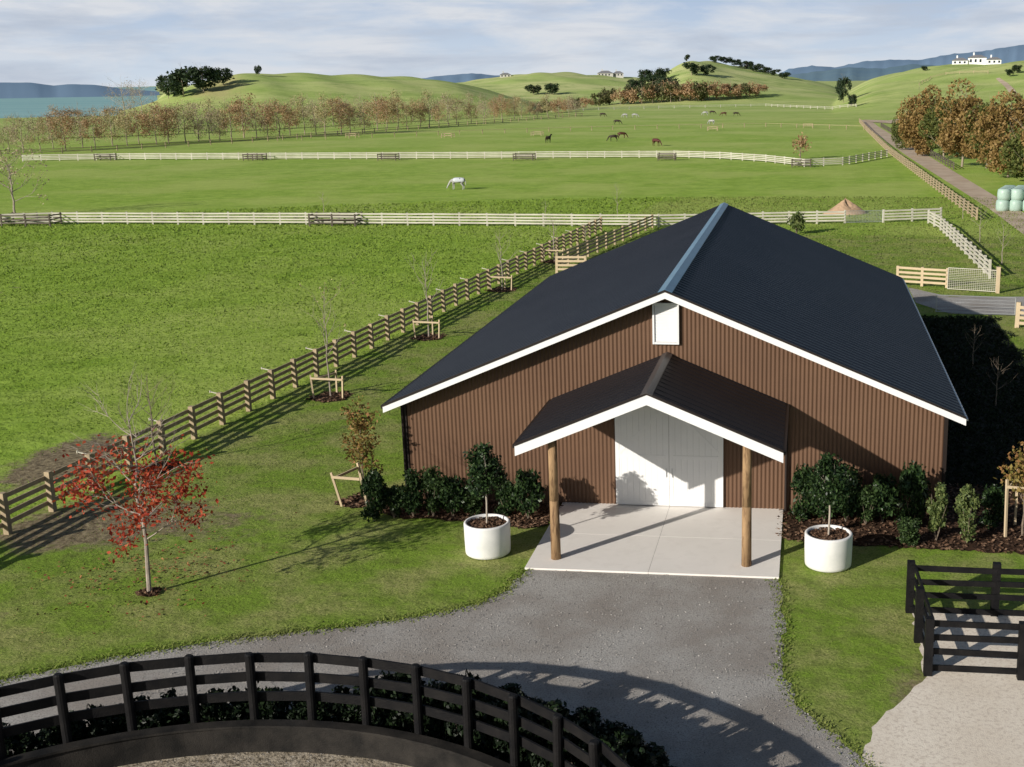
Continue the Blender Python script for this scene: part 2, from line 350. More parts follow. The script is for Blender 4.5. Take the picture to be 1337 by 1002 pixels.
dd_ = np.hypot(x, y); uu_ = np.interp(np.arctan2(x, y), AZ, US)
dry = np.clip(1-np.abs(uu_-285)/75, 0, 1)*np.clip(1-np.abs(dd_-640)/110, 0, 1)*.9
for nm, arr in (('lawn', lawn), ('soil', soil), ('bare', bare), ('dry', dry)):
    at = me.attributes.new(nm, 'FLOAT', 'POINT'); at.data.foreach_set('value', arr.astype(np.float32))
me.update(); tag(link('ground', me), kind='structure')
def curtain(name, D, pts, m, depth=1500, jit=.6):
    vs = []; fs = []; R = random.Random(int(D))
    us = np.arange(pts[0][0], pts[-1][0]+1, 6); n = len(us)
    for row, (dd, k) in enumerate(((D-depth, 0), (D-depth*.4, .55), (D, 1), (D+depth, 0))):
        for u in us:
            v = np.interp(u, [p[0] for p in pts], [p[1] for p in pts])+ (R.uniform(-jit,jit) if row else 0)
            r = ray(u, v); h = math.hypot(r[0], r[1]); zc = CAMH+D*r[2]/h
            vs.append((r[0]/h*dd, r[1]/h*dd, -8+(zc+8)*k*(1+(R.uniform(-.15,.15)*jit/.6 if row == 1 else 0))))
    for r_ in range(3):
        for i in range(n-1): fs.append((r_*n+i, r_*n+i+1, (r_+1)*n+i+1, (r_+1)*n+i))
    me = bpy.data.meshes.new(name); me.from_pydata(vs, [], fs); me.materials.append(m); me.polygons.foreach_set('use_smooth',[True]*len(fs)); return tag(link(name, me), kind='structure')
curtain('far_mountains', 9000, [(1000,106),(1030,90),(1060,86),(1090,88),(1130,80),(1170,78),(1200,79),(1240,71),(1290,66),(1337,58),(1420,55),(1600,70),(1900,95)], M['mount'])
curtain('near_range', 5000, [(1000,108),(1040,97),(1080,92),(1110,88),(1150,90),(1190,84),(1230,86),(1337,84),(1500,85)], M['mount2'])
curtain('mountains', 2000, [(-500,105),(-200,104),(-60,106),(0,108),(40,108),(70,112),(90,110),(125,111),(160,116),(210,120)], M['mount'], 260, .12)
curtain('mountains', 8500, [(520,108),(560,101),(590,98),(620,96),(650,99),(700,106)], M['mount'])
vs = []
for u in np.linspace(-1400, 300, 40):
    r = ray(u, 113); h = math.hypot(r[0], r[1]); vs += [(r[0]/h*600, r[1]/h*600, -1), (r[0]/h*9500, r[1]/h*9500, -1)]
mb = MB(); mb.add(vs, [(2*k, 2*k+2, 2*k+3, 2*k+1) for k in range(39)]); tag(mb.build('sea', M['sea']), kind='structure')
# ground sheets
def densify(pts, step, jit, R):
    out = []
    for a, b in zip(pts, pts[1:]+pts[:1]):
        d = math.dist(a, b); n = max(1, int(d/step))
        for k in range(n):
            t = k/n; j = jit if k else jit*.5
            out.append((a[0]+(b[0]-a[0])*t+R.uniform(-j,j), a[1]+(b[1]-a[1])*t+R.uniform(-j,j)))
    return out
def sheet(name, pts, z, m, step=.4, jit=.08, kind='structure'):
    R = random.Random(3); p = densify(pts, step, jit, R)
    me = bpy.data.meshes.new(name); me.from_pydata([(a, b, float(H(a,b))+z) for a, b in p], [], [tuple(range(len(p)))]); me.materials.append(m)
    o = tag(link(name, me), kind=kind)
    if me.polygons[0].normal.z < 0: me.flip_normals()
    return o, pts
RC, RR = (-10.3, 14.0), 9.0
gravel_pts = [G(*p) for p in [(-120,915),(0,888),(100,868),(200,850),(300,836),(400,824),(480,815),(560,803),(620,790),(660,772),(688,744)]]+[(-8.05,33.3),(-.7,33.3)]+[G(*p) for p in [(1018,762),(1024,820),(1022,880),(1045,925),(1085,955),(1120,985),(1165,1040)]]+[(.5,12),(-24,12)]
sheet('gravel_drive', gravel_pts, .006, M['gravel'], .25, .09)
sand_pts = [(2.98,31.35),(20,31.35),(20,12),(.5,12)]+[G(*p) for p in [(1165,1040),(1125,985),(1140,950),(1165,925),(1192,898)]]+[(3.02,27.6)]
sheet('sand_yard', sand_pts, .010, M['sand'], .25, .08)
circ = [(RC[0]+RR*math.cos(t), RC[1]+RR*math.sin(t)) for t in np.linspace(0, 2*math.pi, 60, endpoint=False)]
sheet('arena_sand', circ, .016, M['arena'], 2, 0)
def strip(name, lt, rt, z, m):
    a = [place(*p) for p in lt]; b = [place(*p) for p in rt]; mb = MB()
    fa = []; fb = []
    for i in range(len(a)-1):
        for k in range(10):
            t = k/10; fa.append(a[i].lerp(a[i+1], t)); fb.append(b[i].lerp(b[i+1], t))
    fa.append(a[-1]); fb.append(b[-1]); vs = []
    for p, q in zip(fa, fb):
        for t in (0,.33,.67,1):
            c = p.lerp(q, t); vs.append((c.x, c.y, float(H(c.x,c.y))+z))
    n = len(fa); mb.add(vs, [(4*i+k, 4*i+k+1, 4*i+k+5, 4*i+k+4) for i in range(n-1) for k in range(3)])
    tag(mb.build(name, m), kind='structure')
strip('lane', [(1500,395),(1337,307),(1290,272),(1240,240),(1190,208),(1150,180),(1130,165),(1124,157)], [(1600,330),(1345,283),(1300,257),(1255,230),(1212,204),(1170,180),(1146,165),(1136,157)], .03, M['lane'])
strip('hill_road', [(1128,157),(1160,158),(1200,150)], [(1136,160),(1163,162),(1203,153)], .15, M['lane'])
strip('hill_road', [(1318,122),(1308,110),(1300,103)], [(1328,122),(1316,109),(1305,102)], .15, M['lane'])
strip('gravel_path', [(1186,376),(1240,388),(1337,388),(1450,392)], [(1196,396),(1240,410),(1337,413),(1450,420)], .02, M['gravel'])
mb = MB()
for x0, x1 in ((-8.08,-4.42),(-4.41,-.63)):
    for y0, y1 in ((33.2,36.1),(36.11,39.0)): mb.box(x0, x1, y0, y1, -.05, .06)
tag(mb.build('concrete_slab', M['concrete']), kind='structure')
mb = MB(); mb.box(-8.0,-.7,33.25,38.9,-.04,.05); tag(mb.build('slab_base', M['joint']), kind='structure')
def inpoly(q, pts):
    x, y = q[:,0], q[:,1]; ins = np.zeros(len(q), bool); n = len(pts)
    for i in range(n):
        x1, y1 = pts[i]; x2, y2 = pts[(i+1)%n]
        c = ((y1 > y) != (y2 > y)); 
        with np.errstate(divide='ignore', invalid='ignore'): xi = (x2-x1)*(y-y1)/(y2-y1)+x1
        ins ^= c & (x < xi)
    return ins
# mulch
def mulch(pts, seed, n):
    o, _ = sheet('bark_mulch', pts, .02, M['mulch'], .22, .12, 'stuff')
    r = np.random.default_rng(seed); P = np.array(pts); lo, hi = P.min(0), P.max(0)
    c = P.mean(0); big = [tuple(c+(p-c)*1.05) for p in P]
    q = r.uniform(lo-.2, hi+.2, (n*3,2)); q = q[inpoly(q, big)][:n]
    z = .04+.03*r.random(len(q)); z += H(q[:,0],q[:,1])
    tag(link('bark_chips', leafmesh('bark_chips', np.column_stack([q, z]), .12, M['chips'], seed, True)), kind='stuff')
bedL = [(-14.1,38.95),(-14.2,37.6),(-13.2,37.1),(-11,37.0),(-9.8,36.6),(-8.9,36.5),(-8.15,36.9),(-8.12,38.95)]
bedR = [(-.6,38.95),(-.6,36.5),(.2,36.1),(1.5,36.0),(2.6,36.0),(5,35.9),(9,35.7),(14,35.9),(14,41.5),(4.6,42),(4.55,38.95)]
def ringpts(c, r): return [(c[0]+r*(.85+.3*((k*7)%5)/5)*math.cos(t), c[1]+r*(.85+.3*((k*7)%5)/5)*math.sin(t)) for k, t in enumerate(np.linspace(0,6.28,12,endpoint=False))]
rings = [(G(195,775),.3),(G(470,655),.75),(G(432,519),1.0),(G(560,441),1.0),(G(656,379),1.1),(G(724,342),1.1),(G(205,612),.8)]
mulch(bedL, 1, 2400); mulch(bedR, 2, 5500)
for k, (c, r) in enumerate(rings): mulch(ringpts(c, r), 10+k, 250)
# grass
def tufts(name, q, size, m, seed, hk=1):
    r = np.random.default_rng(seed); n = len(q); a = r.uniform(0,6.28,n)
    z = H(q[:,0], q[:,1]); b = np.column_stack([q, z-.01])
    dx = np.column_stack([np.cos(a), np.sin(a), np.zeros(n)])*(size*.42)[:,None]
    top = b+np.column_stack([r.normal(0,.5,n)*size, r.normal(0,.5,n)*size, size*hk*r.uniform(.5,1.1,n)])
    V = np.stack([b-dx, b+dx, top], 1).reshape(-1,3)
    tag(link(name, npmesh(name, V, 3, m)), kind='stuff')
n = 460000
rr = np.exp(rng.uniform(math.log(24), math.log(150), n)); aa = rng.uniform(az0, az1, n)
q = np.column_stack([np.sin(aa)*rr, np.cos(aa)*rr])
slab = [(-8.1,33.2),(-.63,33.2),(-.63,39),(-8.1,39)]; barn = [(-13.4,38.9),(4.5,38.9),(4.5,66.5),(-13.4,66.5)]
bad = np.zeros(n, bool)
for pl in (gravel_pts, sand_pts, circ, slab, barn, bedL, bedR, [G(*p) for p in [(1186,376),(1240,388),(1400,388),(1400,416),(1240,410),(1196,396)]]): bad |= inpoly(q, pl)
shade = (q[:,0] > 4.5) & (q[:,0] < 11+.6*np.sin(q[:,1]*1.3)) & (q[:,1] > 41.5) & (q[:,1] < 74)  # tufts here take the painted shadow colour beside the barn
for c, r in rings: bad |= np.hypot(q[:,0]-c[0], q[:,1]-c[1]) < r*.9
so = blob(q[:,0],q[:,1],90,600,2.6,5)+blob(q[:,0],q[:,1],60,690,3,3,.7)+blob(q[:,0],q[:,1],310,690,4,3.5,.45)+blob(q[:,0],q[:,1],590,740,2,1.5,.4)
bad |= rng.random(n) < so*1.1
shq = q[shade & ~bad]; q = q[~bad & ~shade]; d = np.hypot(q[:,0], q[:,1]); isl = q[:,0] > fenceX(q[:,1])
sz = .0015*d*rng.uniform(.4,1.3,len(d))
cl_ = np.sin(q[:,0]*1.1+3*np.sin(q[:,1]*.23))*np.sin(q[:,1]*.7+2*np.sin(q[:,0]*.31))+rng.normal(0,.25,len(q)); sz *= np.where((cl_ > .7) & ~isl, 1.25, 1)
tufts('paddock_grass', q[~isl], sz[~isl]*.95, M['g_pad'], 1, .8)
tufts('lawn_grass', q[isl], sz[isl]*.8, M['g_lawn'], 2, .9)
tufts('painted_shade_tufts', shq, .003*np.hypot(shq[:,0], shq[:,1])*rng.uniform(.5,1.3,len(shq)), M['g_shade'], 3, .7)
# rough edges: grass creeping over the gravel, loose stones, leaf litter
def along(pts, n, sp, seed):
    r = np.random.default_rng(seed); P = np.array(pts); seg = np.linalg.norm(np.diff(P, axis=0), axis=1); k = r.choice(len(seg), n, p=seg/seg.sum()); t = r.random(n)[:,None]
    return P[k]*(1-t)+P[k+1]*t+r.normal(0, sp, (n,2))
e = np.vstack([along(gravel_pts[:11], 5000, .16, 5), along(gravel_pts[12:20], 2500, .14, 6)])
tufts('edge_grass', e, rng.uniform(.03,.09,len(e)), M['g_lawn'], 7)
q = rng.uniform((-16,22), (3.5,34), (12000,2)); q = q[inpoly(q, gravel_pts)]
tag(link('gravel_stones', leafmesh('gravel_stones', np.column_stack([q, np.full(len(q), .018)]), .04, M['pebble'], 8, True)), kind='stuff')
c = G(200,750); q = np.array(c)+rng.normal(0,1.5,(420,2))
tag(link('leaf_litter', leafmesh('leaf_litter', np.column_stack([q, np.full(len(q), .05)]), .09, M['litter'], 9, True)), kind='stuff')
# ------------------------------------------------------------------ barn
XC, HW, ZA, SL = -4.45, 9.5, 7.45, .416
Y0, Y1 = 38.4, 66.4
BX = (XC, 39.0, 0)
barn_t = thing('barn', 'brown corrugated steel barn with navy gabled roof and white double doors', 'barn', BX)
def off(mb): mb.v = [(a-BX[0], b-BX[1], c-BX[2]) for a, b, c in mb.v]; return mb
RIB = [(0,0),(.84,0),(.88,1),(.96,1)]
SIN = [(k/6, .5-.5*math.cos(2*math.pi*k/6)) for k in range(6)]
def corr(mb, Wd, pitch, amp, Nn, lo, hi, PROF=RIB):
    """ribbed sheet: ribs run from lo(s) to hi(s), s along the sheet"""
    n = int(Wd/pitch); ss = [(k+f)*Wd/n for k in range(n) for f, _ in PROF]+[Wd]; aa = [a for k in range(n) for _, a in PROF]+[0]
    vs = []
    for s, a in zip(ss, aa):
        vs.append(Vector(lo(s))+Vector(Nn)*a*amp); vs.append(Vector(hi(s))+Vector(Nn)*a*amp)
    mb.add(vs, [(2*i, 2*i+2, 2*i+3, 2*i+1) for i in range(len(ss)-1)])
def rz(x): return ZA-SL*abs(x-XC)
mb = MB()
for xa, xb in ((-13.4, XC), (XC, 4.5)):
    corr(mb, xb-xa, .135, .027, (0,-1,0), lambda s: (xa+s, 39.0, 0), lambda s: (xa+s, 39.0, rz(xa+s)-.12), SIN)
off(mb).build('wall', M['wall'], barn_t)
mb = MB(); mb.prism([(-13.35,0),(4.45,0),(4.45,rz(4.45)-.14),(XC,ZA-.14),(-13.35,rz(-13.35)-.14)], 65.9, 66.0); off(mb).build('wall', M['wall'], barn_t)
for xs, sg in ((-13.4,-1),(4.5,1)):
    mb = MB(); corr(mb, 26.9, .135, .027, (sg,0,0), lambda s: (xs, 39.05+s, 0), lambda s: (xs, 39.05+s, rz(xs)-.14), SIN); off(mb).build('wall', M['wall'], barn_t)
def roofside(name, xc, hw, za, y0, y1, sg, m, parent, pitch=.42, amp=.02):
    xe = xc+sg*hw; ze = za-SL*hw; nrm = Vector((sg*SL,0,1)).normalized()
    mb = MB(); corr(mb, y1-y0, pitch, amp, nrm, lambda s: (xe, y0+s, ze), lambda s: (xc, y0+s, za))
    mb.prism([(xe,ze-.015),(xc,za-.015),(xc,za-.07),(xe,ze-.07)] if sg < 0 else [(xc,za-.015),(xe,ze-.015),(xe,ze-.07),(xc,za-.07)], y0, y1)
    off(mb).build(name, m, parent)
def barge(name, xc, hw, za, y, sg, hgt, m):
    xe = xc+sg*(hw+.02); ze = za-SL*(hw+.02); mb = MB()
    mb.prism([(xe,ze-.03),(xc,za-.03),(xc,za-.03-hgt),(xe,ze-.03-hgt)], y-.05, y-.004); off(mb).build(name, m, barn_t)
    mb = MB(); mb.prism([(xe,ze+.045),(xc,za+.045),(xc,za-.027),(xe,ze-.027)], y-.07, y-.004); off(mb).build(name+'_flashing', M['wall_dark'], barn_t)
for sg in (-1,1):
    roofside('roof', XC, HW, ZA, Y0, Y1, sg, M['roof'], barn_t)
    barge('bargeboard', XC, HW, ZA, Y0, sg, .21, M['white'])
    mb = MB(); xe = XC+sg*(HW+.06); ze = ZA-SL*HW; mb.bar((xe,Y0+.02,ze-.07),(xe,Y1,ze-.07), .06 if sg > 0 else .11, .06 if sg > 0 else .11); off(mb).build('gutter', M['metal'] if sg > 0 else M['wall_dark'], barn_t)
    mb = MB(); xx = -13.43 if sg < 0 else 4.53; mb.box(xx-.06, xx+.06, 38.93, 39.05, 0, rz(xx)-.2); off(mb).build('corner_flashing', M['wall_dark'], barn_t)
    mb = MB(); w_ = .23; a = (XC, ZA+.055); b = (XC+sg*w_, ZA+.055-SL*w_)
    mb.prism([a, b, (b[0], b[1]-.03), (a[0], a[1]-.03)], Y0-.02, Y1+.02); off(mb).build('ridge_cap', M['ridge'], barn_t)
# vent
mb = MB(); mb.box(-4.92,-4.86,38.86,38.96,5.62,6.98); mb.box(-4.12,-4.06,38.86,38.96,5.62,6.98); mb.box(-4.855,-4.125,38.86,38.96,5.62,5.69); mb.box(-4.855,-4.125,38.86,38.96,6.91,6.98)
vent = off(mb).build('vent', M['white'], barn_t)
mb = MB()
for k in range(24):
    z = 5.70+k*.05; mb.add([(-4.85,38.90,z),(-4.13,38.90,z),(-4.13,38.93,z+.053),(-4.85,38.93,z+.053),(-4.85,38.91,z),(-4.13,38.91,z),(-4.13,38.94,z+.053),(-4.85,38.94,z+.053)], [(0,1,2,3),(7,6,5,4),(0,4,5,1),(3,2,6,7)])
off(mb).build('louvre', M['white'], vent)
# doors
for sg in (-1,1):
    x0, x1 = (-6.22,-4.425) if sg < 0 else (-4.415,-2.62)
    mb = MB(); n = 9; w_ = (x1-x0)/n
    for k in range(n): mb.box(x0+k*w_+.0015, x0+(k+1)*w_-.0015, 38.89, 38.94, .09, 3.7)
    dr = off(mb).build('door', M['white'], barn_t)
    mb = MB(); t = .13; ya, yb = 38.881, 38.888
    for a in ((x0,x0+t,.09,3.7),(x1-t,x1,.09,3.7)): mb.box(a[0],a[1],ya,yb,a[2],a[3])
    for z in (.09,1.72,3.57): mb.box(x0+t+.002,x1-t-.002,ya,yb,z,z+t)
    p, q = ((x0+t,.25),(x1-t,1.68)) if sg < 0 else ((x1-t,.25),(x0+t,1.68))
    mb.bar((p[0],38.884,p[1]+1.66),(q[0],38.884,q[1]+1.8),.007,.1)
    off(mb).build('door_brace', M['white'], dr)
    mb = MB(); hx = -4.52 if sg < 0 else -4.32; mb.tube((hx,38.85,1.1),(hx,38.85,1.4),.013,.013); off(mb).build('handle', M['metal'], dr)
mb = MB(); mb.box(-7.6,-2.5,38.84,38.96,3.72,3.8); off(mb).build('door_track', M['white'], barn_t)
# porch
PC, PHW, PZ, PY0, PY1 = -4.45, 3.87, 5.31, 33.65, 38.955
for sg in (-1,1):
    roofside('porch_roof', PC, PHW, PZ, PY0, PY1, sg, M['porch_roof'], barn_t, .42, .014)
    barge('porch_bargeboard', PC, PHW, PZ, PY0, sg, .30, M['white'])
    w_ = .17; a = (PC, PZ+.05); b = (PC+sg*w_, PZ+.05-SL*w_); mb = MB()
    mb.prism([a, b, (b[0], b[1]-.03), (a[0], a[1]-.03)], PY0-.08, PY1-.01); off(mb).build('porch_ridge_cap', M['pridge'], barn_t)
    xp = PC+sg*2.85; mb = MB()
    mb.tube((xp,34.0,.05),(xp,34.0,1.9),.15,.14,14); mb.tube((xp,34.0,1.9),(xp,34.0,PZ-SL*2.85-.09),.14,.13,14); off(mb).build('porch_post', M['pole'], barn_t, True)
    mb = MB(); mb.box(xp-.06,xp+.06,34.2,38.9,3.8,3.98); off(mb).build('porch_beam', M['darkfence'], barn_t)
    xe = PC+sg*(PHW+.05); ze = PZ-SL*PHW; mb = MB(); mb.bar((xe,PY0+.02,ze-.07),(xe,PY1,ze-.07),.1,.1); off(mb).build('porch_gutter', M['wall_dark'], barn_t)
mb = MB(); mb.tube((-.55,38.88,0.05),(-.55,38.88,3.6),.05,.05,8); off(mb).build('downpipe', M['wall_dark'], barn_t)
mb = MB(); mb.tube((-13.5,38.9,0.02),(-13.5,38.9,3.4),.05,.05,8); off(mb).build('downpipe', M['wall_dark'], barn_t)
# ------------------------------------------------------------------ fences
def fence(name, label, pts, spacing, ph, pr, rails, rh, mp, mr, cat='fence', rt=.045, side=.09, group=None, round_=False, closed=False, arms=False):
    t = thing(name, label, cat, (pts[0][0], pts[0][1], float(H(*pts[0][:2]))), 0, group); o = Vector(t.location); R = random.Random(len(pts)*7+int(ph*100))
    pos = []
    P = [Vector((p[0], p[1])) for p in pts]
    if closed: P.append(P[0])
    for a, b in zip(P, P[1:]):
        d = (b-a).length; n = max(1, round(d/spacing))
        for k in range(n): pos.append(a.lerp(b, k/n))
    if not closed: pos.append(P[-1])
    mb = MB()
    if round_: mb.tube((0,0,-.1),(0,0,ph-.03),pr,pr,12); mb.tube((0,0,ph-.03),(0,0,ph),pr,pr*.7,12)
    else: mb.box(-pr,pr,-pr,pr,-.1,ph)
    pm = mb.mesh('post', mp)
    for i, p in enumerate(pos):
        c = link('post', pm, t, (p.x-o.x, p.y-o.y, float(H(p.x,p.y))-o.z+(R.uniform(-.04,.02) if spacing < 5 else 0))); c.rotation_euler = (R.uniform(-.02,.02), R.uniform(-.02,.02), math.atan2(*(P[1]-P[0]).yx) if not round_ else 0)
    if arms:
        am = MB(); am.bar((-.05,0,ph-.06),(-.42,0,ph+.02),.03,.04); am.tube((-.42,0,ph-.02),(-.42,0,ph+.07),.035,.035); am = am.mesh('bracket', M['pale'])
        for i, p in enumerate(pos):
            if i % 2: link('bracket', am, t, (p.x-o.x, p.y-o.y, 0))
    seq = pos+[pos[0]] if closed else pos
    for rz_ in rails:
        z, h = rz_ if isinstance(rz_, tuple) else (rz_, rh)
        mb = MB()
        for a, b in zip(seq, seq[1:]):
            d = (b-a).normalized(); s = Vector((d.y, -d.x))*side; j = .015 if pr > .03 else 0
            za, zb = float(H(a.x,a.y))-o.z+z+R.uniform(-j,j), float(H(b.x,b.y))-o.z+z+R.uniform(-j,j)
            mb.bar((a.x-o.x+s.x, a.y-o.y+s.y, za), (b.x-o.x+s.x-d.x*.004, b.y-o.y+s.y-d.y*.004, zb), rt, h)
        mb.build('rail', mr, t)
    return t
R4 = [.32,.62,.92,1.2]
fence('timber_fence', 'long weathered post and rail fence running from the left edge up to the barn side', [(fenceX(28),28),(fenceX(115),115)], 2.2, 1.4, .095, R4, .15, M['fence'], M['fence'], side=-.1, arms=True)
a, b = G(728,353), G(852,298)
fence('timber_fence', 'shorter post and rail fence parallel to the long one, meeting the barn roof edge', [a,b], 2.4, 1.35, .085, R4, .15, M['fence'], M['fence'])
fence('timber_fence', 'short pale timber rail section beside the barn roof edge', [G(727,357),G(765,357)], 1.6, 1.3, .09, R4, .16, M['tan'], M['tan'])
def pts(l): return [tuple(place(*p))[:2] for p in l]
fence('paddock_fence', 'pale post and rail fence crossing behind the barn, nearest of the two white fences', pts([(-80,298),(70,293),(400,294),(600,295),(860,297),(1030,293),(1103,292)]), 2.7, 1.3, .08, [.3,.58,.86,1.15], .15, M['pale'], M['pale'])
fence('paddock_fence', 'short pale fence between the wire gate and the lane corner', pts([(1153,291),(1228,288)]), 2.7, 1.3, .08, [.3,.58,.86,1.15], .15, M['pale'], M['pale'])
fence('paddock_fence', 'far pale post and rail fence crossing the pasture beyond the grey horse', pts([(30,211),(150,209),(500,208),(700,207),(880,206),(940,208),(1000,212),(1050,218),(1100,216),(1158,205)]), 3.2, 1.3, .09, [.3,.58,.86,1.15], .15, M['pale'], M['pale'])
fence('paddock_fence', 'curving pale fence from the lane corner down to the tan gateway', pts([(1212,292),(1228,301),(1255,327),(1292,364)]), 2.3, 1.35, .08, R4, .15, M['pale'], M['pale'])
fence('lane_fence', 'post and rail fence along the left side of the dirt lane', pts([(1122,160),(1132,172),(1160,200),(1215,243),(1275,288)]), 3, 1.3, .09, R4, .12, M['fence'], M['fence'])
fence('lane_fence', 'low fence along the grass verge right of the dirt lane', pts([(1150,166),(1185,187),(1245,222)]), 3.5, 1.2, .08, [.4,.8,1.1], .12, M['darkfence'], M['darkfence'])
fence('timber_fence', 'tan timber fence behind the right corner of the barn roof', pts([(1172,372),(1236,376)]), 2.2, 1.35, .09, [.3,.6,.9,1.2], .15, M['tan'], M['tan'])
fence('timber_fence', 'tan timber fence corner cut by the right edge of the photo', pts([(1328,428),(1420,436)]), 2.2, 1.5, .12, [.3,.6,.9,1.2], .17, M['tan'], M['tan'])
fence('far_fence', 'thin dark fence in front of the autumn tree row', pts([(-40,206),(120,199),(330,186),(560,168),(760,152)]), 6, 1.3, .1, [.5,1.1], .12, M['fence'], M['fence'])
fence('far_fence', 'thin pale fence across the distant pasture below the knoll', pts([(720,146),(860,142),(1000,139),(1118,140)]), 8, 1.3, .12, [.6,1.15], .14, M['pale'], M['pale'])
fence('far_fence', 'thin fence line across the field where the far horses graze', pts([(330,186),(600,176),(800,170),(1000,166),(1128,170)]), 6, 1.2, .08, [1.05], .07, M['fence'], M['fence'])
fence('far_fence', 'thin fence running down the right hill slope', pts([(1200,112),(1215,103),(1235,98),(1290,96)]), 10, 1.3, .12, [.6,1.1], .15, M['fence'], M['fence'])
# dark pens against the pale fences
def pen(u, v, wpx, label, dep=2.0, rh=.12):
    p = place(u, v); w_ = px2m(p, wpx)
    fence('trough_pen', label, [(p.x-w_/2,p.y),(p.x+w_/2,p.y),(p.x+w_/2,p.y+dep),(p.x-w_/2,p.y+dep)], 2.4, 1.25, .07, [.35,.7,1.1], rh, M['darkfence'], M['darkfence'], 'pen', closed=True)
pen(434,296,62,'dark timber pen midway along the nearer white fence')
pen(34,296,68,'dark timber pen at the left end of the nearer white fence')
for k, (u, w_) in enumerate([(134,22),(330,26),(505,24),(683,26),(870,22),(1046,24)]):
    pen(u, 210 if u < 1000 else 219, w_, 'small dark pen on the far white fence, %s from the left' % ordw(k), 2, .11)
for k, (u, v) in enumerate([(458,180),(583,180),(700,178),(930,171),(1055,167)]):
    p = place(u, v); w_ = 2.6
    fence('tree_guard', 'tiny square timber guard in the far pasture, %s from the left' % ordw(k), [(p.x-w_/2,p.y),(p.x+w_/2,p.y),(p.x+w_/2,p.y+w_),(p.x-w_/2,p.y+w_)], 2.6, 1.1, .07, [.5,1], .09, M['fence'], M['fence'], 'guard', closed=True)
# black yards
n = 45; ring = [(RC[0]+RR*math.cos(2*math.pi*(k+.35)/n), RC[1]+RR*math.sin(2*math.pi*(k+.35)/n)) for k in range(n)]
fence('round_pen_fence', 'black stained curved timber fence of the round pen in the foreground', ring, 5, 2.2, .10, [(2.03,.21),(1.58,.21),(1.13,.21)], .2, M['black'], M['black'], rt=.05, side=.125, round_=True, closed=True)
kb = MB(); nn = 90
for r0, r1, z0, z1 in ((RR-.30,RR-.25,0,.60),(RR-.36,RR-.08,.60,.65)):
    for k in range(nn):
        t0, t1 = 2*math.pi*k/nn, 2*math.pi*(k+1)/nn; vs = []
        for r in (r0, r1):
            for t in (t0, t1):
                for z in (z0, z1): vs.append((r*math.cos(t), r*math.sin(t), z))
        kb.add(vs, [(0,2,3,1),(4,5,7,6),(1,3,7,5),(0,4,6,2)])
kick = tag(kb.build('kickboard', M['kick']), 'low black kickboard ring inside the curved fence', 'kickboard'); kick.location = (RC[0], RC[1], .02)
fence('yard_fence', 'black post and rail fence of the small sand yard at the right edge', [(14,27.7),(3.06,27.7),(2.9,31.3),(14,31.3)], 2.35, 1.48, .1, [(1.3,.15),(.93,.15),(.56,.15),(.14,.15)], .15, M['black'], M['black'], rt=.05, side=.11)
# gates
def gate(name, label, p, q, h, nb, m, mesh=False):
    t = thing(name, label, 'gate', (p[0], p[1], 0)); d = (q[0]-p[0], q[1]-p[1]); mb = MB(); r = .03
    mb.tube((0,0,.1),(0,0,h),r,r); mb.tube((d[0],d[1],.1),(d[0],d[1],h),r,r); mb.tube((0,0,h),(d[0],d[1],h),r,r); mb.tube((0,0,.1),(d[0],d[1],.1),r,r); mb.build('frame', m, t)
    mb = MB()
    for k in range(1, nb): z = .1+(h-.1)*k/nb; mb.tube((0,0,z),(d[0],d[1],z),.012,.012,4)
    if mesh:
        for k in range(1, 24): f = k/24; mb.tube((d[0]*f,d[1]*f,.1),(d[0]*f,d[1]*f,h),.01,.01,4)
    mb.build('bars', m, t)
gate('farm_gate', 'mesh farm gate in the nearer white fence by the soil heap', G(1104,292), G(1152,291), 1.2, 8, M['metal'], True)
gate('farm_gate', 'pale mesh gate right of the tan fence, behind the barn', G(1237,379), G(1300,383), 1.5, 12, M['pale'], True)
gate('farm_gate', 'low pipe gate over the gravel path at right', G(1222,409), G(1325,413), 1.1, 5, M['metal'])
mb = MB(); mb.box(-.12,.12,-.12,.12,0,1.7); mb.box(-.14,.14,-.14,.14,1.7,1.74)
c = G(1302,383); o = mb.build('gate_post', M['tan']); o.location = (c[0],c[1],0); tag(o, 'tan square gate post right of the pale mesh gate', 'post')
